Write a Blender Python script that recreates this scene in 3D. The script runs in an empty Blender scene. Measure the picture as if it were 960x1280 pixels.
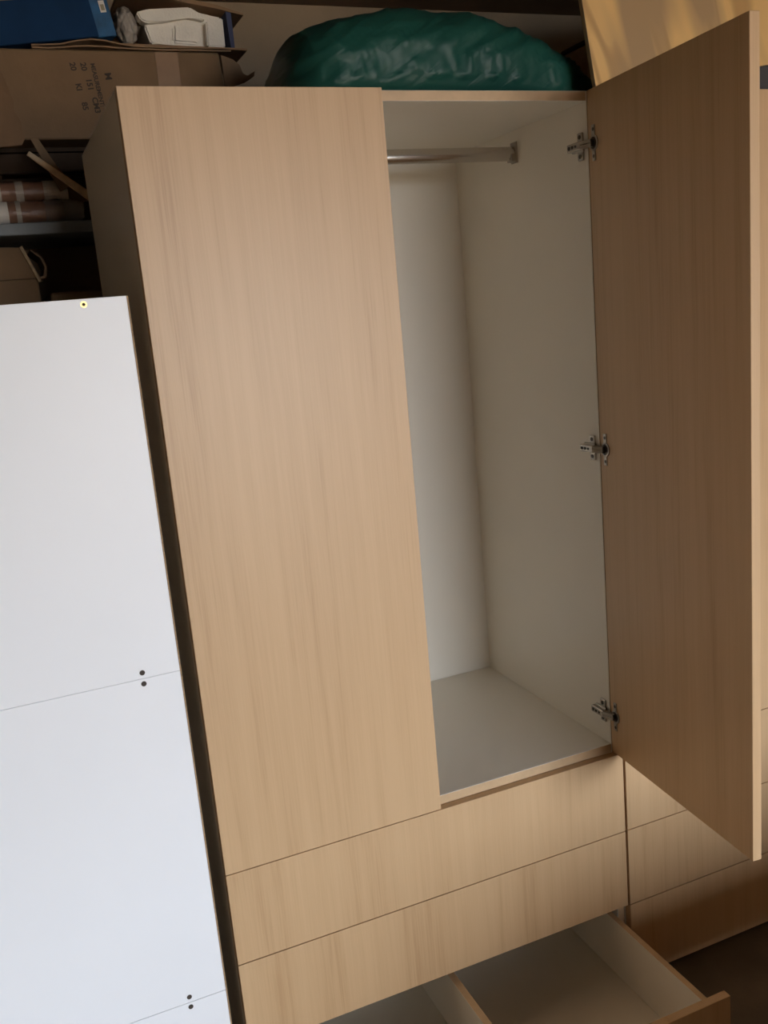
import bpy, bmesh, math, random
from mathutils import Vector, Matrix, noise
random.seed(7)
scene = bpy.context.scene
C = scene.collection

# ------------------------------------------------------------------ camera
Z0 = 0.585                       # height of the hanging-space doors' lower edge above the floor
YAW, PITCH, ROLL, FPX = -0.38036, 0.21298, -0.09013, 1159.22
ca, sa = math.cos(YAW), math.sin(YAW)
fwd = Vector((-sa*math.cos(PITCH), ca*math.cos(PITCH), -math.sin(PITCH)))
rt = Vector((ca, sa, 0)); up = rt.cross(fwd)
r2 = math.cos(ROLL)*rt + math.sin(ROLL)*up
u2 = -math.sin(ROLL)*rt + math.cos(ROLL)*up
cam_d = bpy.data.cameras.new('camera')
cam = bpy.data.objects.new('camera', cam_d); C.objects.link(cam)
cam_d.sensor_fit = 'VERTICAL'; cam_d.sensor_height = 36.0; cam_d.lens = FPX/1280*36
cam_d.clip_start = 0.02; cam_d.clip_end = 200
M3 = Matrix((r2, u2, -fwd)).transposed()
cam.matrix_world = Matrix.Translation((-0.24673, -1.57216, 0.99941+Z0)) @ M3.to_4x4()
scene.camera = cam

# ------------------------------------------------------------------ world, daylight, exposure
OPEN_X0, OPEN_X1, OPEN_Z1, FRONT_Y = 0.55, 2.95, 2.18, -6.0
world = bpy.data.worlds.new('overcast_sky'); scene.world = world
world.use_nodes = True
wn = world.node_tree.nodes; wl = world.node_tree.links
bg = wn['Background']
bg.inputs['Color'].default_value = (0.88, 0.95, 1.05, 1)
bg.inputs['Strength'].default_value = 25.5
# portal in the garage doorway: guides the sky light that comes in through the opening
pl_d = bpy.data.lights.new('doorway_portal', 'AREA'); pl_d.shape = 'RECTANGLE'
pl_d.size = OPEN_X1-OPEN_X0; pl_d.size_y = OPEN_Z1; pl_d.cycles.is_portal = True
pl = bpy.data.objects.new('doorway_portal', pl_d); C.objects.link(pl)
pl.location = ((OPEN_X0+OPEN_X1)/2, FRONT_Y-0.02, OPEN_Z1/2)
pl.rotation_euler = (math.radians(90), 0, 0)
scene.view_settings.view_transform = 'Standard'
scene.view_settings.look = 'None'
scene.view_settings.gamma = 1.0
scene.view_settings.use_curve_mapping = False
scene.view_settings.exposure = 0.0
scene.cycles.max_bounces = 10
scene.cycles.diffuse_bounces = 6

# ------------------------------------------------------------------ materials
MATS = {}
def nodes(name):
    m = bpy.data.materials.new(name); m.use_nodes = True
    MATS[name] = m
    nt = m.node_tree
    return m, nt, nt.nodes['Principled BSDF']
def plain(name, col, rough=0.5, metal=0.0, var=0.06, scale=12.0, bump=0.0, bscale=60.0, spec=0.5):
    m, nt, b = nodes(name)
    tc = nt.nodes.new('ShaderNodeTexCoord')
    nz = nt.nodes.new('ShaderNodeTexNoise'); nz.inputs['Scale'].default_value = scale; nz.inputs['Detail'].default_value = 5
    nt.links.new(tc.outputs['Object'], nz.inputs['Vector'])
    cr = nt.nodes.new('ShaderNodeValToRGB')
    cr.color_ramp.elements[0].position = 0.3; cr.color_ramp.elements[1].position = 0.7
    cr.color_ramp.elements[0].color = tuple(c*(1-var) for c in col)+(1,)
    cr.color_ramp.elements[1].color = tuple(min(1, c*(1+var)) for c in col)+(1,)
    nt.links.new(nz.outputs['Fac'], cr.inputs['Fac'])
    nt.links.new(cr.outputs['Color'], b.inputs['Base Color'])
    b.inputs['Roughness'].default_value = rough; b.inputs['Metallic'].default_value = metal
    b.inputs['Specular IOR Level'].default_value = spec
    if bump:
        n2 = nt.nodes.new('ShaderNodeTexNoise'); n2.inputs['Scale'].default_value = bscale; n2.inputs['Detail'].default_value = 4
        nt.links.new(tc.outputs['Object'], n2.inputs['Vector'])
        bp = nt.nodes.new('ShaderNodeBump'); bp.inputs['Strength'].default_value = bump; bp.inputs['Distance'].default_value = 0.01
        nt.links.new(n2.outputs['Fac'], bp.inputs['Height']); nt.links.new(bp.outputs['Normal'], b.inputs['Normal'])
    return m
def oak(name, light, dark, rough=0.42):
    m, nt, b = nodes(name); L = nt.links
    tc = nt.nodes.new('ShaderNodeTexCoord'); oi = nt.nodes.new('ShaderNodeObjectInfo')
    off = nt.nodes.new('ShaderNodeVectorMath'); off.operation = 'MULTIPLY_ADD'
    cmb = nt.nodes.new('ShaderNodeCombineXYZ')
    for i in range(3): L.new(oi.outputs['Random'], cmb.inputs[i])
    L.new(cmb.outputs[0], off.inputs[0]); off.inputs[1].default_value = (7.3, 3.1, 5.7); L.new(tc.outputs['Object'], off.inputs[2])
    def stretched(sx, sz, det, dist=0.0):
        mp = nt.nodes.new('ShaderNodeMapping'); mp.inputs['Scale'].default_value = (sx, sx, sz)
        L.new(off.outputs[0], mp.inputs['Vector'])
        n = nt.nodes.new('ShaderNodeTexNoise'); n.inputs['Scale'].default_value = 1.0; n.inputs['Detail'].default_value = det
        n.inputs['Roughness'].default_value = 0.6; n.inputs['Distortion'].default_value = dist
        L.new(mp.outputs[0], n.inputs['Vector']); return n.outputs['Fac']
    broad = stretched(11, 0.55, 3, 0.3); mid = stretched(55, 1.6, 4, 0.2); fine = stretched(330, 6.0, 3)
    def math_(op, a, bb):
        q = nt.nodes.new('ShaderNodeMath'); q.operation = op
        for i, v in enumerate((a, bb)):
            if isinstance(v, (int, float)): q.inputs[i].default_value = v
            else: L.new(v, q.inputs[i])
        return q.outputs[0]
    s = math_('ADD', math_('MULTIPLY', broad, 0.45), math_('ADD', math_('MULTIPLY', mid, 0.40), math_('MULTIPLY', fine, 0.28)))
    cr = nt.nodes.new('ShaderNodeValToRGB'); e = cr.color_ramp.elements
    e[0].position = 0.40; e[0].color = dark+(1,)
    e[1].position = 0.66; e[1].color = light+(1,)
    k = cr.color_ramp.elements.new(0.52); k.color = tuple(0.3*d+0.7*l for d, l in zip(dark, light))+(1,)
    L.new(s, cr.inputs['Fac']); L.new(cr.outputs['Color'], b.inputs['Base Color'])
    b.inputs['Roughness'].default_value = rough
    bp = nt.nodes.new('ShaderNodeBump'); bp.inputs['Strength'].default_value = 0.06; bp.inputs['Distance'].default_value = 0.002
    L.new(fine, bp.inputs['Height']); L.new(bp.outputs['Normal'], b.inputs['Normal'])
    return m
OAK = oak('oak_laminate', (0.62, 0.415, 0.228), (0.49, 0.305, 0.155))
EDGE = plain('oak_edge_band', (0.56, 0.39, 0.225), 0.45, var=0.08, scale=30)
WHITE = plain('white_melamine', (0.86, 0.815, 0.72), 0.35, var=0.012, scale=4)
BOARD = plain('bright_white_board', (0.92, 0.94, 0.97), 0.4, var=0.012, scale=3)
RAW = plain('raw_chipboard', (0.36, 0.24, 0.13), 0.8, var=0.25, scale=220)
HOLE = plain('dark_hole', (0.06, 0.045, 0.035), 0.8)
BRASS = plain('brass_insert', (0.75, 0.55, 0.2), 0.35, metal=0.7)
CHROME = plain('chrome', (0.62, 0.60, 0.57), 0.16, metal=1.0, var=0.02)
NICKEL = plain('nickel_plate', (0.42, 0.38, 0.33), 0.3, metal=1.0, var=0.08)
SCREW = plain('screw_dark', (0.06, 0.05, 0.04), 0.4, metal=0.8)
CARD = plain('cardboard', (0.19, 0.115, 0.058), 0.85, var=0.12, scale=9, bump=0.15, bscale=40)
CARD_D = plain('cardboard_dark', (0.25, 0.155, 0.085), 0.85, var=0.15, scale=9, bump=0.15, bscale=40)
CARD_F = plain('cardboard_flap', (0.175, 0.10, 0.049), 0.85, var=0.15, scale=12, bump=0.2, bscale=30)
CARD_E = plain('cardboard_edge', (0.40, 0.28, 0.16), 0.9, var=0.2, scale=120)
TAPE = plain('brown_tape', (0.24, 0.13, 0.055), 0.5, var=0.1, scale=20)
INK = plain('black_ink', (0.05, 0.035, 0.025), 0.8)
BLUE = plain('blue_card', (0.006, 0.032, 0.09), 0.8, var=0.12, scale=14, spec=0.2)
BLUE_L = plain('blue_card_end', (0.012, 0.085, 0.20), 0.6, var=0.35, scale=26)
NAVY = plain('navy_edge', (0.02, 0.03, 0.09), 0.6)
LABEL = plain('paper_label', (0.7, 0.66, 0.6), 0.7)
LABEL_INK = plain('label_print', (0.3, 0.26, 0.17), 0.7)
FOAM = plain('styrofoam', (0.80, 0.76, 0.68), 0.75, var=0.04, scale=40, bump=0.2, bscale=220)
GREYBAG = plain('grey_plastic', (0.34, 0.30, 0.26), 0.4, var=0.15, scale=20, bump=0.4, bscale=30)
METAL = plain('painted_steel', (0.17, 0.19, 0.20), 0.5, var=0.15, scale=16)
PAPER = plain('brown_wrap', (0.24, 0.13, 0.085), 0.35, var=0.25, scale=18, bump=0.3, bscale=60)
PALE = plain('pale_band', (0.47, 0.42, 0.35), 0.35, var=0.15, scale=24, bump=0.3, bscale=60)
STICK = plain('bare_wood', (0.50, 0.37, 0.22), 0.6, var=0.2, scale=40)
CRATE = plain('dark_crate', (0.05, 0.032, 0.021), 0.95, var=0.3, scale=14, spec=0.1)
DARKBOX = plain('dark_card', (0.055, 0.05, 0.05), 0.7, var=0.15)
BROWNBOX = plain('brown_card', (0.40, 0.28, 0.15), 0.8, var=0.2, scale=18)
WALL = plain('grey_plaster', (0.29, 0.22, 0.145), 0.9, var=0.10, scale=5, bump=0.15, bscale=90)
CEIL = plain('dark_ceiling_board', (0.14, 0.095, 0.06), 0.9, var=0.2, scale=4)
FLOOR = plain('dark_concrete', (0.14, 0.112, 0.085), 0.75, var=0.22, scale=7, bump=0.15, bscale=70)
GROUND = plain('outdoor_paving', (0.33, 0.225, 0.125), 0.9, var=0.1, scale=2)

def film_mat():
    m, nt, b = nodes('clear_film')
    b.inputs['Base Color'].default_value = (0.75, 0.75, 0.72, 1)
    b.inputs['Roughness'].default_value = 0.12
    b.inputs['Transmission Weight'].default_value = 0.75
    b.inputs['IOR'].default_value = 1.25
    return m
FILM = film_mat()
def bag_mat():
    m, nt, b = nodes('green_plastic'); L = nt.links
    tc = nt.nodes.new('ShaderNodeTexCoord')
    m0 = nt.nodes.new('ShaderNodeMapping'); m0.inputs['Rotation'].default_value = (0, math.radians(32), 0)
    L.new(tc.outputs['Object'], m0.inputs['Vector'])
    mp = nt.nodes.new('ShaderNodeMapping'); mp.inputs['Scale'].default_value = (5, 9, 34)
    L.new(m0.outputs[0], mp.inputs['Vector'])
    n = nt.nodes.new('ShaderNodeTexNoise'); n.inputs['Scale'].default_value = 1.0; n.inputs['Detail'].default_value = 3; n.inputs['Distortion'].default_value = 0.6
    L.new(mp.outputs[0], n.inputs['Vector'])
    bp = nt.nodes.new('ShaderNodeBump'); bp.inputs['Strength'].default_value = 0.30; bp.inputs['Distance'].default_value = 0.012
    L.new(n.outputs['Fac'], bp.inputs['Height']); L.new(bp.outputs['Normal'], b.inputs['Normal'])
    b.inputs['Base Color'].default_value = (0.014, 0.078, 0.060, 1)
    b.inputs['Roughness'].default_value = 0.45; b.inputs['Specular IOR Level'].default_value = 0.3
    return m
BAG = bag_mat()
def ply_mat():
    m, nt, b = nodes('pine_plywood'); L = nt.links
    tc = nt.nodes.new('ShaderNodeTexCoord')
    m0 = nt.nodes.new('ShaderNodeMapping'); m0.inputs['Rotation'].default_value = (0, math.radians(20), 0)
    L.new(tc.outputs['Object'], m0.inputs['Vector'])
    mp = nt.nodes.new('ShaderNodeMapping'); mp.inputs['Scale'].default_value = (6.5, 3, 1.1); mp.inputs['Location'].default_value = (0.35, 0, 0.2)
    L.new(m0.outputs[0], mp.inputs['Vector'])
    n = nt.nodes.new('ShaderNodeTexNoise'); n.inputs['Scale'].default_value = 1.0; n.inputs['Detail'].default_value = 1.5; n.inputs['Distortion'].default_value = 0.8
    L.new(mp.outputs[0], n.inputs['Vector'])
    mu = nt.nodes.new('ShaderNodeMath'); mu.operation = 'MULTIPLY'; mu.inputs[1].default_value = 42
    L.new(n.outputs['Fac'], mu.inputs[0])
    si = nt.nodes.new('ShaderNodeMath'); si.operation = 'SINE'; L.new(mu.outputs[0], si.inputs[0])
    ma = nt.nodes.new('ShaderNodeMapRange'); ma.inputs[1].default_value = -1; ma.inputs[2].default_value = 1
    L.new(si.outputs[0], ma.inputs[0])
    cr = nt.nodes.new('ShaderNodeValToRGB'); e = cr.color_ramp.elements
    e[0].position = 0.0; e[0].color = (0.46, 0.27, 0.095, 1); e[1].position = 0.45; e[1].color = (0.70, 0.44, 0.165, 1)
    L.new(ma.outputs[0], cr.inputs['Fac'])
    # broad grey-brown heartwood figure
    n2 = nt.nodes.new('ShaderNodeTexNoise'); n2.inputs['Scale'].default_value = 1.3; n2.inputs['Detail'].default_value = 2
    L.new(mp.outputs[0], n2.inputs['Vector'])
    c2 = nt.nodes.new('ShaderNodeValToRGB'); c2.color_ramp.elements[0].position = 0.50; c2.color_ramp.elements[1].position = 0.62
    L.new(n2.outputs['Fac'], c2.inputs['Fac'])
    mx = nt.nodes.new('ShaderNodeMix'); mx.data_type = 'RGBA'
    L.new(c2.outputs['Color'], mx.inputs[0]); L.new(cr.outputs['Color'], mx.inputs[6]); mx.inputs[7].default_value = (0.37, 0.24, 0.115, 1)
    L.new(mx.outputs[2], b.inputs['Base Color'])
    b.inputs['Roughness'].default_value = 0.6
    return m
PLY = ply_mat()

# ------------------------------------------------------------------ builders
def base_of(o):
    v = Vector((0, 0, 0))
    while o is not None:
        v += o.location; o = o.parent
    return v
def link(name, bm, mat, parent=None, smooth=False, origin=None):
    """bm in world coordinates -> one mesh object whose origin is the bottom centre of the piece"""
    if origin is None:
        xs = [v.co.x for v in bm.verts]; ys = [v.co.y for v in bm.verts]; zs = [v.co.z for v in bm.verts]
        origin = Vector(((min(xs)+max(xs))/2, (min(ys)+max(ys))/2, min(zs)))
    origin = Vector(origin)
    bmesh.ops.translate(bm, verts=bm.verts, vec=-origin)
    bmesh.ops.recalc_face_normals(bm, faces=bm.faces)
    me = bpy.data.meshes.new(name); bm.to_mesh(me); bm.free()
    for mm in (mat if isinstance(mat, (list, tuple)) else [mat]): me.materials.append(mm)
    if smooth:
        for p in me.polygons: p.use_smooth = True
    o = bpy.data.objects.new(name, me); C.objects.link(o)
    o.location = origin - (base_of(parent) if parent else Vector((0, 0, 0)))
    o.parent = parent
    return o
def add_box(bm, x0, x1, y0, y1, z0, z1, bevel=0.0, midx=0):
    g = bmesh.ops.create_cube(bm, size=1.0)
    vs = g['verts']
    for v in vs:
        v.co = Vector(((x0+x1)/2+v.co.x*(x1-x0), (y0+y1)/2+v.co.y*(y1-y0), (z0+z1)/2+v.co.z*(z1-z0)))
    fs = set(f for v in vs for f in v.link_faces)
    for f in fs: f.material_index = midx
    if bevel:
        es = list(set(e for v in vs for e in v.link_edges))
        bmesh.ops.bevel(bm, geom=es, offset=bevel, segments=1, affect='EDGES', profile=0.5)
    return vs
def box(name, x, y, z, mat, parent=None, bevel=0.0008):
    bm = bmesh.new(); add_box(bm, x[0], x[1], y[0], y[1], z[0], z[1], bevel)
    return link(name, bm, mat, parent)
def add_cyl(bm, p0, p1, r, seg=16, r2=None, midx=0):
    p0, p1 = Vector(p0), Vector(p1); d = p1-p0
    m = Matrix.Translation((p0+p1)/2) @ d.to_track_quat('Z', 'Y').to_matrix().to_4x4()
    n0 = len(bm.faces)
    g = bmesh.ops.create_cone(bm, cap_ends=True, segments=seg, radius1=r, radius2=r if r2 is None else r2, depth=d.length, matrix=m)
    for f in set(f for v in g['verts'] for f in v.link_faces): f.material_index = midx
    return g['verts']
def cyl(name, p0, p1, r, mat, parent=None, seg=16, r2=None, smooth=False):
    bm = bmesh.new(); add_cyl(bm, p0, p1, r, seg, r2)
    return link(name, bm, mat, parent, smooth)
def prism(bm, pts, y0, y1, midx=0):
    """outline pts (x,z) extruded from y0 to y1"""
    a = [bm.verts.new((x, y0, z)) for x, z in pts]; b = [bm.verts.new((x, y1, z)) for x, z in pts]
    n = len(pts); fs = [bm.faces.new(a), bm.faces.new(list(reversed(b)))]
    for i in range(n): fs.append(bm.faces.new((a[i], b[i], b[(i+1) % n], a[(i+1) % n])))
    for f in fs: f.material_index = midx
    return a+b
def thing(name, label, cat, loc, group=None):
    o = bpy.data.objects.new(name, None); C.objects.link(o); o.location = loc
    o.empty_display_size = 0.1
    o['label'] = label; o['category'] = cat
    if group: o['group'] = group
    return o
def tag(o, label, cat, group=None):
    o['label'] = label; o['category'] = cat
    if group: o['group'] = group
    return o
def struct(o, label=None):
    o['kind'] = 'structure'
    if label: o['label'] = label
    return o
def text_mesh(name, body, size, mat, parent, origin, rot):
    cu = bpy.data.curves.new(name, 'FONT'); cu.body = body; cu.size = size; cu.extrude = 0.0002; cu.offset = size*0.03
    tmp = bpy.data.objects.new(name, cu); C.objects.link(tmp)
    me = bpy.data.meshes.new_from_object(tmp)
    bpy.data.objects.remove(tmp); bpy.data.curves.remove(cu)
    me.name = name; me.materials.clear(); me.materials.append(mat)
    o = bpy.data.objects.new(name, me); C.objects.link(o); o.parent = parent
    o.location = Vector(origin)-base_of(parent); o.rotation_euler = rot
    return o

# ------------------------------------------------------------------ the room
RX0, RX1, RY1, CZ = -1.35, 3.30, 0.97, 2.395
struct(box('floor', (RX0-.1, RX1+.1), (FRONT_Y-.1, RY1+.1), (-.1, 0), FLOOR, bevel=0))
struct(box('ceiling', (RX0-.1, RX1+.1), (FRONT_Y-.1, RY1+.1), (CZ, CZ+.1), CEIL, bevel=0))
struct(box('wall_back', (RX0-.1, RX1+.1), (RY1, RY1+.1), (0, CZ), WALL, bevel=0))
struct(box('wall_left', (RX0-.1, RX0), (FRONT_Y, RY1), (0, CZ), WALL, bevel=0))
struct(box('wall_right', (RX1, RX1+.1), (FRONT_Y, RY1), (0, CZ), WALL, bevel=0))
bm = bmesh.new()
add_box(bm, RX0-.1, OPEN_X0, FRONT_Y-.1, FRONT_Y, 0, CZ)
add_box(bm, OPEN_X1, RX1+.1, FRONT_Y-.1, FRONT_Y, 0, CZ)
add_box(bm, OPEN_X0, OPEN_X1, FRONT_Y-.1, FRONT_Y, OPEN_Z1, CZ)
struct(link('wall_front', bm, WALL))
struct(box('ground', (-30, 30), (-40, FRONT_Y-.1), (-.12, -.02), GROUND, bevel=0))

# ------------------------------------------------------------------ wardrobes
W, H, T, DEP = 0.45, 1.375, 0.018, 0.569
ZT = Z0+H
FR = 0.02                                     # front of the carcass, behind the doors
def carcass(root, x0):
    x1 = x0+2*W
    for xa, xb in ((x0, x0+T), (x1-T, x1)):
        bm = bmesh.new(); add_box(bm, xa, xb, FR, DEP+.006, 0, ZT, 0.0008)
        bm.faces.ensure_lookup_table()
        for f in bm.faces:                    # white melamine on both faces, oak edge band in front
            c = f.calc_center_median()
            f.material_index = 1 if abs(c.y-FR) < 1e-4 else 0
        link('side_panel', bm, [WHITE, EDGE], root)
    def hpanel(name, z0, z1):
        bm = bmesh.new(); add_box(bm, x0+T, x1-T, FR, DEP, z0, z1, 0.0006)
        for f in bm.faces:
            c = f.calc_center_median(); f.material_index = 1 if abs(c.y-FR) < 1e-4 else 0
        link(name, bm, [WHITE, EDGE], root)
    hpanel('top_panel', ZT-T, ZT); hpanel('floor_panel', Z0-.006, Z0+T); hpanel('base_panel', 0.004, 0.004+T)
    box('back_panel', (x0+T, x1-T), (DEP, DEP+.006), (.03, ZT-.001), WHITE, root, 0)
DZ = [(0.393, 0.5835), (0.203, 0.391), (0.008, 0.2005)]   # three drawer fronts
def oak_board(name, x, y, z, root):
    bm = bmesh.new(); add_box(bm, x[0], x[1], y[0], y[1], z[0], z[1], 0.0007)
    return link(name, bm, OAK, root)
def drawer_box(front, x0, x1, yf, ytop, zb, divider):
    """box behind a drawer front, sub-parts of it"""
    y0, y1 = yf+T, yf+T+0.555
    for xa in (x0+.030, x1-.030-.014):
        bm = bmesh.new(); add_box(bm, xa, xa+.014, y0, y1, zb, ytop, .0005)
        for f in bm.faces: f.material_index = 1 if abs(f.calc_center_median().z-ytop) < 1e-4 else 0
        link('drawer_side', bm, [WHITE, EDGE], front)
    box('drawer_bottom', (x0+.044, x1-.044), (y0, y1), (zb+.008, zb+.014), WHITE, front, 0)
    bm = bmesh.new(); add_box(bm, x0+.044, x1-.044, y1-.014, y1, zb+.014, ytop, .0005)
    link('drawer_back', bm, WHITE, front)
    bm = bmesh.new(); add_box(bm, x0+.044, x1-.044, y0, y0+.014, zb+.014, ytop, .0005)
    for f in bm.faces: f.material_index = 1 if abs(f.calc_center_median().z-ytop) < 1e-4 else 0
    link('drawer_inner_front', bm, [WHITE, EDGE], front)
    if divider:
        xm = (x0+x1)/2
        bm = bmesh.new(); add_box(bm, xm-.008, xm+.008, y0+.014, y1-.014, zb+.014, ytop, .0005)
        for f in bm.faces: f.material_index = 1 if abs(f.calc_center_median().z-ytop) < 1e-4 else 0
        link('drawer_divider', bm, [WHITE, EDGE], front)

# the open wardrobe
wr = thing('wardrobe', 'oak-effect wardrobe with its right door standing open and bottom drawer pulled out', 'wardrobe', (W, DEP/2, 0))
carcass(wr, 0.0)
ld = oak_board('door', (0.0, W-.0015), (0, T), (Z0, ZT), wr)
for k, (za, zb) in enumerate(DZ):
    yf = -0.324 if k == 2 else 0.0
    fr = oak_board('drawer', (0.0, 2*W-.003), (yf, yf+T), (za, zb), wr)
    if k == 2: drawer_box(fr, 0.0, 2*W-.003, yf, zb-.017, za+.022, True)
# open right door: hinge edge of the inner face, opening angle measured from closed
HX, HY, PHI, DW = 0.8830, 0.0190, math.radians(84.7), 0.4655
bm = bmesh.new(); add_box(bm, -DW, 0, -T, 0, 0, H, 0.0007)   # local: inner face y = 0, hinge edge x = 0
me = bpy.data.meshes.new('door'); bm.to_mesh(me); bm.free(); me.materials.append(OAK)
rd = bpy.data.objects.new('door', me); C.objects.link(rd); rd.parent = wr
rd.location = Vector((HX, HY, Z0))-base_of(wr); rd.rotation_euler = (0, 0, PHI)
rd['label'] = 'open oak-effect door seen on its shaded inner face'
# clothes rail
def rail():
    y, z = 0.291, Z0+1.309
    bm = bmesh.new(); n = 20; rings = []
    for x in (T+.003, 2*W-T-.003):
        rings.append([bm.verts.new((x, y+.0085*math.cos(a), z+.0150*math.sin(a))) for a in [2*math.pi*i/n for i in range(n)]])
    for i in range(n): bm.faces.new((rings[0][i], rings[0][(i+1) % n], rings[1][(i+1) % n], rings[1][i]))
    r = link('clothes_rail', bm, CHROME, wr, smooth=True)
    r['label'] = 'oval chrome hanging rail across the open compartment'
    for x, s in ((T, 1), (2*W-T, -1)):
        bm = bmesh.new()
        add_box(bm, min(x, x+s*.003), max(x, x+s*.003), y-.0125, y+.0125, z-.020, z+.024, .0008)
        add_box(bm, min(x, x+s*.014), max(x, x+s*.014), y-.0108, y+.0108, z-.0175, z-.001, .0008)
        link('rail_flange', bm, NICKEL, r)
rail()
# concealed hinges
def hinge(z):
    xw = 2*W-T                                  # inner face of the side panel
    bm = bmesh.new()                            # arm from the plate to the cup on the open door
    add_box(bm, xw-.0175, xw-.006, .022, .066, z-.0075, z+.0075, .0015)
    h = link('hinge', bm, NICKEL, wr); h['label'] = 'nickel concealed cabinet hinge'
    # arm link out to the door's cup
    q = Vector((HX, HY, 0)); dx = Vector((-math.cos(PHI), -math.sin(PHI), 0)); nn = Vector((-math.sin(PHI), math.cos(PHI), 0))
    cup = q+dx*.022
    a = Vector((xw-.012, .026, z)); b = cup+nn*.004+Vector((0, 0, z))
    bm = bmesh.new()
    for dz in (-.0036, .0036):
        d = (b-a); s = Vector((d.y, -d.x, 0)).normalized()*.0016
        vs = []
        for pnt in (a, b):
            for sx in (-1, 1):
                for sz in (-.0032, .0032): vs.append(bm.verts.new(pnt+s*sx*3.4+Vector((0, 0, dz+sz))))
        for f in ((0, 1, 3, 2), (4, 6, 7, 5), (0, 4, 5, 1), (2, 3, 7, 6), (0, 2, 6, 4), (1, 5, 7, 3)): bm.faces.new([vs[i] for i in f])
    link('hinge_link', bm, NICKEL, h)
    bm = bmesh.new()                            # mounting plate with two wings
    add_box(bm, xw-.004, xw, .032, .050, z-.026, z+.026, .0015)
    add_box(bm, xw-.008, xw-.003, .026, .064, z-.010, z+.010, .001)
    link('mounting_plate', bm, NICKEL, h)
    for dz in (-.018, .018): cyl('screw', (xw-.0048, .041, z+dz), (xw-.0038, .041, z+dz), .0042, SCREW, h, 12)
    for dy, rr in ((.058, .0036), (.047, .0032), (.036, .0026)): cyl('screw', (xw-.0185, dy, z), (xw-.0172, dy, z), rr, SCREW, h, 12)
    # flange and cup on the door's inner face
    bm = bmesh.new(); add_box(bm, .0155, .0275, .0, .0022, -.033, .033, .0010)
    add_cyl(bm, (.0225, 0, 0), (.0225, .0022, 0), .0145, 20)
    R = Matrix(((dx.x, nn.x, 0, cup.x-dx.x*.0225), (dx.y, nn.y, 0, cup.y-dx.y*.0225), (0, 0, 1, z), (0, 0, 0, 1)))
    bmesh.ops.transform(bm, matrix=R, verts=bm.verts)
    link('cup_flange', bm, NICKEL, h)
    bm = bmesh.new(); add_cyl(bm, (.0215, .0016, 0), (.0215, .0026, 0), .0110, 18)
    bmesh.ops.transform(bm, matrix=R, verts=bm.verts); link('hinge_cup', bm, SCREW, h)
    for dz in (-.0245, .0245):
        bm = bmesh.new(); add_cyl(bm, (.0225, .0016, dz), (.0225, .0026, dz), .0034, 12)
        bmesh.ops.transform(bm, matrix=R, verts=bm.verts); link('screw', bm, SCREW, h)
for z in (Z0+1.277, Z0+0.682, Z0+0.091): hinge(z)

# the closed neighbour
NX = 2*W+.003
nb = thing('wardrobe', 'closed oak-effect wardrobe standing against the hinge side of the open one', 'wardrobe', (NX+W, DEP/2, 0))
carcass(nb, NX)
oak_board('door', (NX, NX+W-.0015), (0, T), (Z0, ZT), nb)
oak_board('door', (NX+W+.0015, NX+2*W), (0, T), (Z0, ZT), nb)
for za, zb in DZ: oak_board('drawer', (NX, NX+2*W), (0, T), (za, zb), nb)

# ------------------------------------------------------------------ low stack of boards, added out of frame to shade the lower right drawers
st = thing('added_shade_stack', 'added unseen stack of oak-effect boards that blocks light from the lower right drawers', 'boards', (1.51, -1.585, 0))
for x in (.85, 2.05): box('bearer', (x, x+.06), (-2.03, -1.14), (0, .03), RAW, st)
for k in range(26):
    dx = .012*math.sin(k*2.3); dy = .012*math.sin(k*1.7+1)
    box('board', (.72+dx, 2.30+dx), (-2.05+dy, -1.12+dy), (.03+k*.0185, .03+k*.0185+.018), OAK, st)

# ------------------------------------------------------------------ white panel leaning place beside the wardrobe
PX0, PX1, PY = -0.62, -0.0280, 0.010
wp = thing('white_boarding', 'tall bright white panel of three joined boards beside the open wardrobe', 'panel', ((PX0+PX1)/2, PY+.009, 0))
seams = [0.0, 0.3440, 0.9970, 1.6450]
bds = []
for i in range(3):
    bds.append(box('board', (PX0, PX1), (PY, PY+.016), (seams[i]+(0, .0005, .0002)[i], seams[i+1]-(.0005, .0002, 0)[i]), BOARD, wp, .0008))
box('backing_sheet', (PX0, PX1), (PY+.016, PY+.019), (0, 1.643), RAW, wp, 0)
box('edge_strip', (PX1, PX1+.0026), (PY-.0003, PY+.016), (0, 1.6445), RAW, wp, 0)['label'] = 'raw brown board edge'
for x, z, i in ((-.0925, 1.0080, 2), (-.0925, .9875, 1), (-.0967, .3560, 1), (-.0967, .3347, 0)):
    cyl('screw_hole', (x, PY-.0006, z), (x, PY+.002, z),   .0047, HOLE, bds[i], 14)
    for xx in (-.52,): cyl('screw_hole', (xx, PY-.0006, z), (xx, PY+.002, z),   .0047, HOLE, bds[i], 14)
ins = cyl('insert', (-.096, PY-.0008, 1.6360), (-.096, PY+.002, 1.6360), .0054, BRASS, bds[2], 16)
cyl('insert_hole', (-.096, PY-.0012, 1.6360), (-.096, PY+.002, 1.6360), .0027, HOLE, bds[2], 12)

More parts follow.
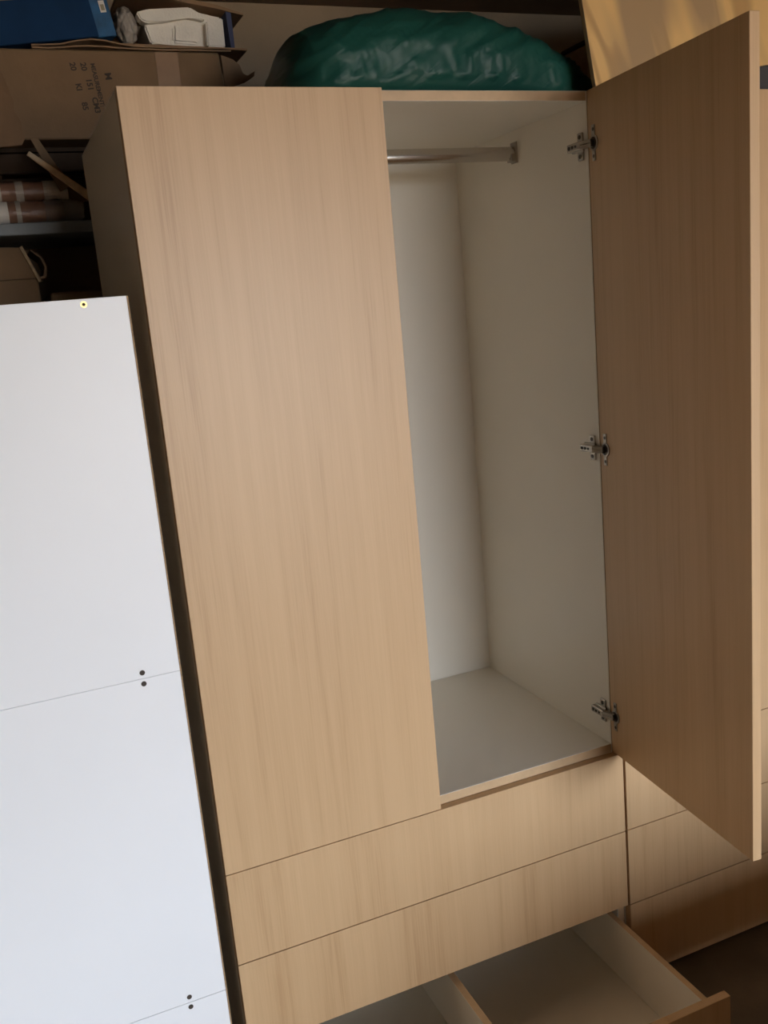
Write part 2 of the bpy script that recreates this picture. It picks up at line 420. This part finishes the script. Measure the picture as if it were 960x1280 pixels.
# ------------------------------------------------------------------ on top of the wardrobes
def green_bag():
    prof = [(.350, 1.985), (.358, 2.035), (.372, 2.081), (.399, 2.125), (.440, 2.140), (.495, 2.156), (.583, 2.168), (.66, 2.171), (.746, 2.168),
            (.859, 2.141), (.976, 2.092), (1.087, 2.025), (1.125, 1.985)]
    def top(x):
        for (a, za), (b, zb) in zip(prof, prof[1:]):
            if a <= x <= b: return za+(zb-za)*(x-a)/(b-a)
        return prof[-1][1]
    NS, NT = 220, 120; bm = bmesh.new(); rows = []
    z0 = ZT+.001
    for i in range(NS+1):
        s = i/NS; x = .350+(1.125-.350)*(0.5-0.5*math.cos(math.pi*s))
        hgt = max(.004, top(x)-z0); e = min(1, (x-.348)/.10, (1.128-x)/.38); e = max(0.0, e)
        d = .185*math.sqrt(max(.003, 1-(1-e)**2)); yc = .335
        row = []
        for j in range(NT):
            a = 2*math.pi*j/NT
            c, sn = math.cos(a), math.sin(a)
            y = yc+d*math.copysign(abs(c)**.8, c)
            z = z0+hgt*(.42+.58*math.copysign(abs(sn)**.85, sn)) if sn > 0 else z0+hgt*.42*(1-abs(sn)**.55)
            p = Vector((x, y, z))
            # folds: ridges that run diagonally down to the left, pleats gathered at the left end
            q = Vector(((x+.9*(z-z0))*4.0, y*3.0, (z-z0-.55*x)*26.0))
            r1 = 1-abs(noise.noise(q*0.9)); q2 = Vector((x*5, y*9, z*34+3)); r2_ = 1-abs(noise.noise(q2*.7))
            w = max(0, 1-(x-.35)/.22)
            disp = .010*(r1**3-.45)*(1-w*.6)+.012*w*(r2_**3-.45)+.007*noise.noise(p*6)+.006*((1-abs(noise.noise(q*2.3)))**4-.4)
            disp *= 1-.6*max(0, sn)**2
            if sn < -.2: disp *= .15
            n = Vector((0, c, max(sn, -.05))); 
            if n.length > 0: n.normalize()
            p += n*disp*min(1, hgt/.06)
            p.z = max(p.z, z0)
            row.append(bm.verts.new(p))
        rows.append(row)
    for i in range(NS):
        for j in range(NT):
            bm.faces.new((rows[i][j], rows[i][(j+1) % NT], rows[i+1][(j+1) % NT], rows[i+1][j]))
    bm.faces.new(rows[0]); bm.faces.new(list(reversed(rows[-1])))
    return tag(link('plastic_bag', bm, BAG, None, smooth=True), 'stuffed dark green plastic bag lying on top of the open wardrobe', 'bag')
green_bag()

# plywood sheet, one lower corner on the wardrobe top, the other end propped on a dark box
def plywood():
    bm = bmesh.new(); add_box(bm, 0, 1.05, -.006, .006, 0, .27, .0006)
    for f in bm.faces: f.material_index = 0 if abs(f.normal.y) > .9 else 1
    R = Matrix.Translation((.966, .104, ZT+.002)) @ Matrix.Rotation(math.radians(-9.0), 4, 'Y')
    bmesh.ops.transform(bm, matrix=R, verts=bm.verts)
    tag(link('plywood_sheet', bm, [PLY, EDGE], None, origin=(.966, .104, ZT+.002)), 'pale plywood sheet propped at a slant on the closed wardrobe', 'plywood')
plywood()
tag(box('storage_box', (1.30, 1.75), (.125, .40), (ZT, ZT+.20), DARKBOX, None, .003), 'dark box behind the plywood sheet on the closed wardrobe', 'box')

def brown_box():
    t = thing('carton', 'small dark brown carton on top of the wardrobe behind the green bag', 'box', (1.27, .50, ZT))
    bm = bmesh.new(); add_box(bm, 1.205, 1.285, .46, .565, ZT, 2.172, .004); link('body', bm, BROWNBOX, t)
    bm = bmesh.new(); add_box(bm, 1.200, 1.290, .455, .57, 2.172, 2.182, .003); link('lid', bm, CRATE, t)
brown_box()

# ------------------------------------------------------------------ shelf rack behind the wardrobe
SY0, SY1 = 0.615, 0.955
rk = thing('shelf_rack', 'dark painted steel shelf rack behind the open wardrobe', 'shelf', (-.30, .785, 0))
for z in (.62, 1.20, 1.834):
    bm = bmesh.new(); add_box(bm, -1.15, .55, SY0, SY1, z-.025, z, .002)
    link('shelf_board', bm, METAL, rk)
for x in (-1.15, .51):
    for y in (SY0+.002, SY1-.042):
        bm = bmesh.new(); add_box(bm, x, x+.004, y, y+.04, 0, 1.834-.026); add_box(bm, x, x+.04, y, y+.004, 0, 1.834-.026)
        link('post', bm, METAL, rk)
SH = 1.834
# dark crate that carries the large carton
def crate():
    t = thing('crate', 'dark slatted crate under the printed carton on the rack', 'crate', (.13, .85, SH))
    x0, x1, y0, y1 = -.20, .46, .735, .95
    for k in range(3): box('slat', (x0, x1), (y0, y0+.012), (SH+.012+k*.053, SH+.012+k*.053+.042), CRATE, t)
    for x in (x0, x1-.012): box('end_panel', (x, x+.012), (y0+.012, y1), (SH, SH+.163), CRATE, t)
    box('lid', (x0, x1), (y0, y1), (SH+.163, SH+.172), CRATE, t)
    for x in (x0+.012, x1-.042): box('batten', (x, x+.03), (y0+.012, y0+.03), (SH, SH+.163), CRATE, t)
crate()
CB = SH+.172                                  # underside of the large carton, ~2.006
def big_carton():
    t = thing('carton', 'large flat printed cardboard carton with torn left flap on the rack', 'box', (.10, .78, CB))
    x0, x1, y0, y1, z1 = -.155, .352, .645, .945, 2.186
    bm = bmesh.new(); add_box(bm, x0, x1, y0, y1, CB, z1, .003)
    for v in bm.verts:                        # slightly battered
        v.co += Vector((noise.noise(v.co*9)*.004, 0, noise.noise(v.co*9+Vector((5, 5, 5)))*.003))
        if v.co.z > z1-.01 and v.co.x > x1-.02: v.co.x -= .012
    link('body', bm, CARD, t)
    for xa, xb in ((.195, .245),): box('tape', (xa, xb), (y0-.0012, y0+.001), (CB+.004, z1-.002), TAPE, t, 0)
    # torn flap folded forward on the left
    pts = [(-.30, 2.165), (-.160, 2.150), (-.135, 2.137), (-.128, 2.110), (-.117, 2.070), (-.120, 2.052), (-.110, 2.030), (-.1075, 1.996), (-.115, 1.984), (-.17, 1.980), (-.30, 1.976)]
    bm = bmesh.new(); prism(bm, pts, .584, .589); f = link('torn_flap', bm, CARD_F, t)
    f['label'] = 'torn cardboard flap folded forward'
    bm = bmesh.new(); prism(bm, [(-.30, 2.160), (-.158, 2.150), (-.158, 2.160), (-.30, 2.17)], .584, .66); link('flap_fold', bm, CARD, t)
    # small flap sticking out on the right
    bm = bmesh.new()
    prism(bm, [(.348, 2.184), (.378, 2.178), (.395, 2.168), (.402, 2.150), (.414, 2.146), (.436, 2.158), (.432, 2.146), (.405, 2.130), (.350, 2.112)], .66, .664)
    bmesh.ops.rotate(bm, cent=(.35, .66, 2.15), matrix=Matrix.Rotation(math.radians(18), 3, 'Z'), verts=bm.verts)
    link('side_flap', bm, CARD_D, t)
    # stamped print, reading downwards
    rot = (math.radians(90), math.radians(84), 0)
    def stamp(txt, x, z, s): text_mesh('printed_text', txt, s, INK, t, (x, y0-.0005, z), rot)
    stamp('MEASUREMENT:', .054, 2.159, .0125)
    stamp('M', .081, 2.140, .019)
    for txt, x, z in (('20', .011, 2.160), ('KI', .017, 2.118), ('85', .024, 2.080), ('20', .033, 2.160), ('151', .040, 2.128), ('CM3', .047, 2.090)):
        stamp(txt, x, z, .0165)
big_carton()
TB = 2.187
def blue_box():
    t = thing('blue_box', 'tilted dark blue box with a small label on its end', 'box', (0.0, .75, TB+.004))
    R = Matrix.Translation((.088, .690, 2.2265)) @ Matrix.Rotation(math.radians(-9), 4, 'Y') @ Matrix.Rotation(math.radians(10), 4, 'Z')
    def add(name, dims, mat, bev=.0015):
        bm = bmesh.new(); add_box(bm, *dims, bev); bmesh.ops.transform(bm, matrix=R, verts=bm.verts); return link(name, bm, mat, t)
    add('body', (-.235, 0, 0, .15, 0, .085), BLUE)
    e = add('end_sleeve', (-.001, .042, .004, .15, -.001, .087), BLUE_L)
    add('label', (.020, .033, .0028, .0045, .048, .072), LABEL, 0)
    add('label_print', (.0225, .0305, .0022, .0035, .052, .064), LABEL_INK, 0)
blue_box()
def loose_cardboard():
    # crushed flat flaps between the boxes
    bm = bmesh.new(); n = 14
    for k in range(2):
        top, bot = [], []
        for i in range(n+1):
            x = -.06+.43*i/n; z = TB+.003+k*.007+.014*math.exp(-((x-.07)/.05)**2)*(k*.6+.4)+.002*noise.noise(Vector((x*20, k, 0)))
            top.append((x, z+.003)); bot.append((x, z))
        prism(bm, bot+list(reversed(top)), .652+k*.006, .80)
    tag(link('cardboard_sheet', bm, CARD_D), 'crushed flat cardboard under the blue box and foam carton', 'cardboard')
loose_cardboard()
FB = 2.2055
def foam_carton():
    t = thing('open_carton', 'open carton lying on its side with white foam packing inside', 'box', (.27, .79, FB))
    y0, y1 = .69, .90
    def sheet(name, pts, a, b, mat):
        bm = bmesh.new(); prism(bm, pts, a, b); return link(name, bm, mat, t)
    sheet('bottom', [(.135, FB+.004), (.395, FB-.001), (.420, FB-.002), (.420, FB+.002), (.395, FB+.003), (.135, FB+.008)], y0, y1, CARD_D)
    sheet('top', [(.145, 2.320), (.26, 2.306), (.36, 2.291), (.42, 2.279), (.42, 2.283), (.36, 2.299), (.26, 2.316), (.145, 2.330)], y0, y1, CARD_D)
    sheet('side', [(.383, FB+.002), (.392, FB+.002), (.392, 2.289), (.3795, 2.291)], y0+.004, y1, NAVY)
    box('back', (.14, .38), (y1-.005, y1), (FB+.006, 2.29), CARD_D, t, 0)
foam_carton()
def foam_block():
    t = thing('foam_packing', 'moulded white foam packing block inside the open carton', 'foam', (.28, .76, FB+.008))
    f = FB+.006
    bm = bmesh.new(); prism(bm, [(.205, f+.012), (.225, f+.012), (.34, f+.001), (.378, f+.001), (.376, 2.284), (.345, 2.288), (.30, 2.300), (.25, 2.297), (.205, 2.287), (.195, 2.26)], .725, .84)
    bmesh.ops.bevel(bm, geom=bm.edges[:], offset=.004, segments=2, affect='EDGES'); link('block', bm, FOAM, t)
    bm = bmesh.new(); prism(bm, [(.178, 2.284), (.205, 2.291), (.30, 2.298), (.335, 2.279), (.33, 2.270), (.29, 2.277), (.24, 2.266), (.198, 2.262), (.185, 2.268)], .706, .74)
    bmesh.ops.bevel(bm, geom=bm.edges[:], offset=.003, segments=2, affect='EDGES'); link('rim', bm, FOAM, t)
    bm = bmesh.new(); prism(bm, [(.33, f+.002), (.372, f+.001), (.373, 2.276), (.332, 2.266)], .700, .74)
    bmesh.ops.bevel(bm, geom=bm.edges[:], offset=.003, segments=2, affect='EDGES'); link('corner', bm, FOAM, t)
    bm = bmesh.new(); prism(bm, [(.255, 2.225), (.312, 2.222), (.316, 2.262), (.26, 2.262)], .716, .74)
    bmesh.ops.bevel(bm, geom=bm.edges[:], offset=.005, segments=2, affect='EDGES'); link('boss', bm, FOAM, t)
foam_block()
def lump(name, c, r, mat, amp, f, label, cat, seed=0):
    bm = bmesh.new(); bmesh.ops.create_icosphere(bm, subdivisions=5, radius=1.0)
    for v in bm.verts:
        n = v.co.normalized(); d = 1+amp*(noise.noise(n*f+Vector((seed, 0, 0)))+.6*(abs(noise.noise(n*f*2.1+Vector((0, seed, 0))))-.3))
        v.co = Vector((c[0]+n.x*r[0]*d, c[1]+n.y*r[1]*d, c[2]+n.z*r[2]*d))
    return tag(link(name, bm, mat, None, smooth=True), label, cat)
lump('crumpled_bag', (.157, .745, 2.262), (.024, .038, .040), GREYBAG, .22, 2.6, 'crumpled grey plastic bag between blue box and foam', 'bag', 3)

# wrapped rolls on the rack shelf
def roll(z, y, r, x0, x1, bands, label):
    t = thing('wrapped_roll', label, 'roll', ((x0+x1)/2, y, z-r), 'wrapped rolls on the steel shelf')
    bm = bmesh.new(); n = 24; m = 26; rows = []
    for i in range(m+1):
        x = x0+(x1-x0)*i/m
        rr = r*(1-.25*max(0, (i-m+2)/2)**2) if i > m-2 else r
        rows.append([bm.verts.new((x, y+(rr+.0018*noise.noise(Vector((x*30, math.cos(a)*2, math.sin(a)*2))))*math.cos(a), z+(rr+.0018*noise.noise(Vector((x*30+9, math.cos(a)*2, math.sin(a)*2))))*math.sin(a))) for a in [2*math.pi*j/n for j in range(n)]])
    for i in range(m):
        for j in range(n): bm.faces.new((rows[i][j], rows[i][(j+1) % n], rows[i+1][(j+1) % n], rows[i+1][j]))
    bm.faces.new(rows[0]); bm.faces.new(list(reversed(rows[-1])))
    link('body', bm, PAPER, t, smooth=True)
    for xa, xb in bands:
        bm = bmesh.new(); add_cyl(bm, (xa, y, z), (xb, y, z), r+.0018, 24); link('band', bm, PALE, t, smooth=False)
    return t
lowr = roll(SH+.0265, .675, .0240, -.46, -.045, [(-.33, -.315), (-.144, -.134)], 'lower of two brown wrapped rolls, end in clear film')
roll(SH+.0265+.0455, .690, .0210, -.46, -.028, [(-.34, -.32), (-.178, -.168), (-.138, -.122), (-.080, -.030)], 'upper of two brown wrapped rolls with pale bands')
def film_end():
    bm = bmesh.new(); n = 28; rows = []
    z = SH+.0275; y = .672
    for i in range(15):
        x = -.085+.083*i/14; rr = .0256*(1-.35*(i/14)**3)
        rows.append([bm.verts.new((x+.004*noise.noise(Vector((a*2, i*.4, 3))), y+rr*math.cos(a)*(1+.18*noise.noise(Vector((math.cos(a)*3, math.sin(a)*3, i*.35)))), max(SH+.001, z+rr*math.sin(a)*(1+.18*noise.noise(Vector((math.cos(a)*3+7, math.sin(a)*3, i*.35))))))) for a in [2*math.pi*j/n for j in range(n)]])
    for i in range(14):
        for j in range(n): bm.faces.new((rows[i][j], rows[i][(j+1) % n], rows[i+1][(j+1) % n], rows[i+1][j]))
    o = link('film_wrap', bm, FILM, lowr); o['label'] = 'crinkled clear plastic film'
film_end()
cyl('label', (-.205, .675, SH+.0265), (-.160, .675, SH+.0265), .0252, LABEL, lowr, 24)
# sticks and an offcut leaning in front of the crate
def slat(name, a, b, w, th, label, mat=STICK):
    a, b = Vector(a), Vector(b); d = (b-a); L_ = d.length
    bm = bmesh.new(); add_box(bm, 0, L_, -th/2, th/2, -w/2, w/2, .001)
    for v in bm.verts: v.co.z += .002*math.sin(v.co.x*20); v.co.z *= .55+.45*min(1, v.co.x/(L_*.5))
    x = d.normalized(); y = Vector((0, 1, 0)); zz = x.cross(y).normalized(); y = zz.cross(x)
    bmesh.ops.transform(bm, matrix=Matrix(((x.x, y.x, zz.x, a.x), (x.y, y.y, zz.y, a.y), (x.z, y.z, zz.z, a.z), (0, 0, 0, 1))), verts=bm.verts)
    return tag(link(name, bm, mat), label, 'wood')
slat('wooden_stick', (-.104, .618, 1.974), (.020, .642, 1.879), .018, .008, 'thin pale wooden stick slanting down in front of the rolls')
slat('wood_offcut', (-.086, .648, 2.010), (-.036, .658, 1.905), .026, .005, 'short pale offcut leaning behind the thin stick', CARD)
slat('wood_offcut', (-.070, .700, 1.985), (.000, .715, 1.880), .030, .005, 'wider brown offcut leaning against the dark crate', CARD_D)

# lower shelf: torn cartons
SL = 1.20
def low_carton():
    t = thing('carton', 'brown open carton with raised flaps beneath the steel shelf, far left', 'box', (-.32, .77, SL))
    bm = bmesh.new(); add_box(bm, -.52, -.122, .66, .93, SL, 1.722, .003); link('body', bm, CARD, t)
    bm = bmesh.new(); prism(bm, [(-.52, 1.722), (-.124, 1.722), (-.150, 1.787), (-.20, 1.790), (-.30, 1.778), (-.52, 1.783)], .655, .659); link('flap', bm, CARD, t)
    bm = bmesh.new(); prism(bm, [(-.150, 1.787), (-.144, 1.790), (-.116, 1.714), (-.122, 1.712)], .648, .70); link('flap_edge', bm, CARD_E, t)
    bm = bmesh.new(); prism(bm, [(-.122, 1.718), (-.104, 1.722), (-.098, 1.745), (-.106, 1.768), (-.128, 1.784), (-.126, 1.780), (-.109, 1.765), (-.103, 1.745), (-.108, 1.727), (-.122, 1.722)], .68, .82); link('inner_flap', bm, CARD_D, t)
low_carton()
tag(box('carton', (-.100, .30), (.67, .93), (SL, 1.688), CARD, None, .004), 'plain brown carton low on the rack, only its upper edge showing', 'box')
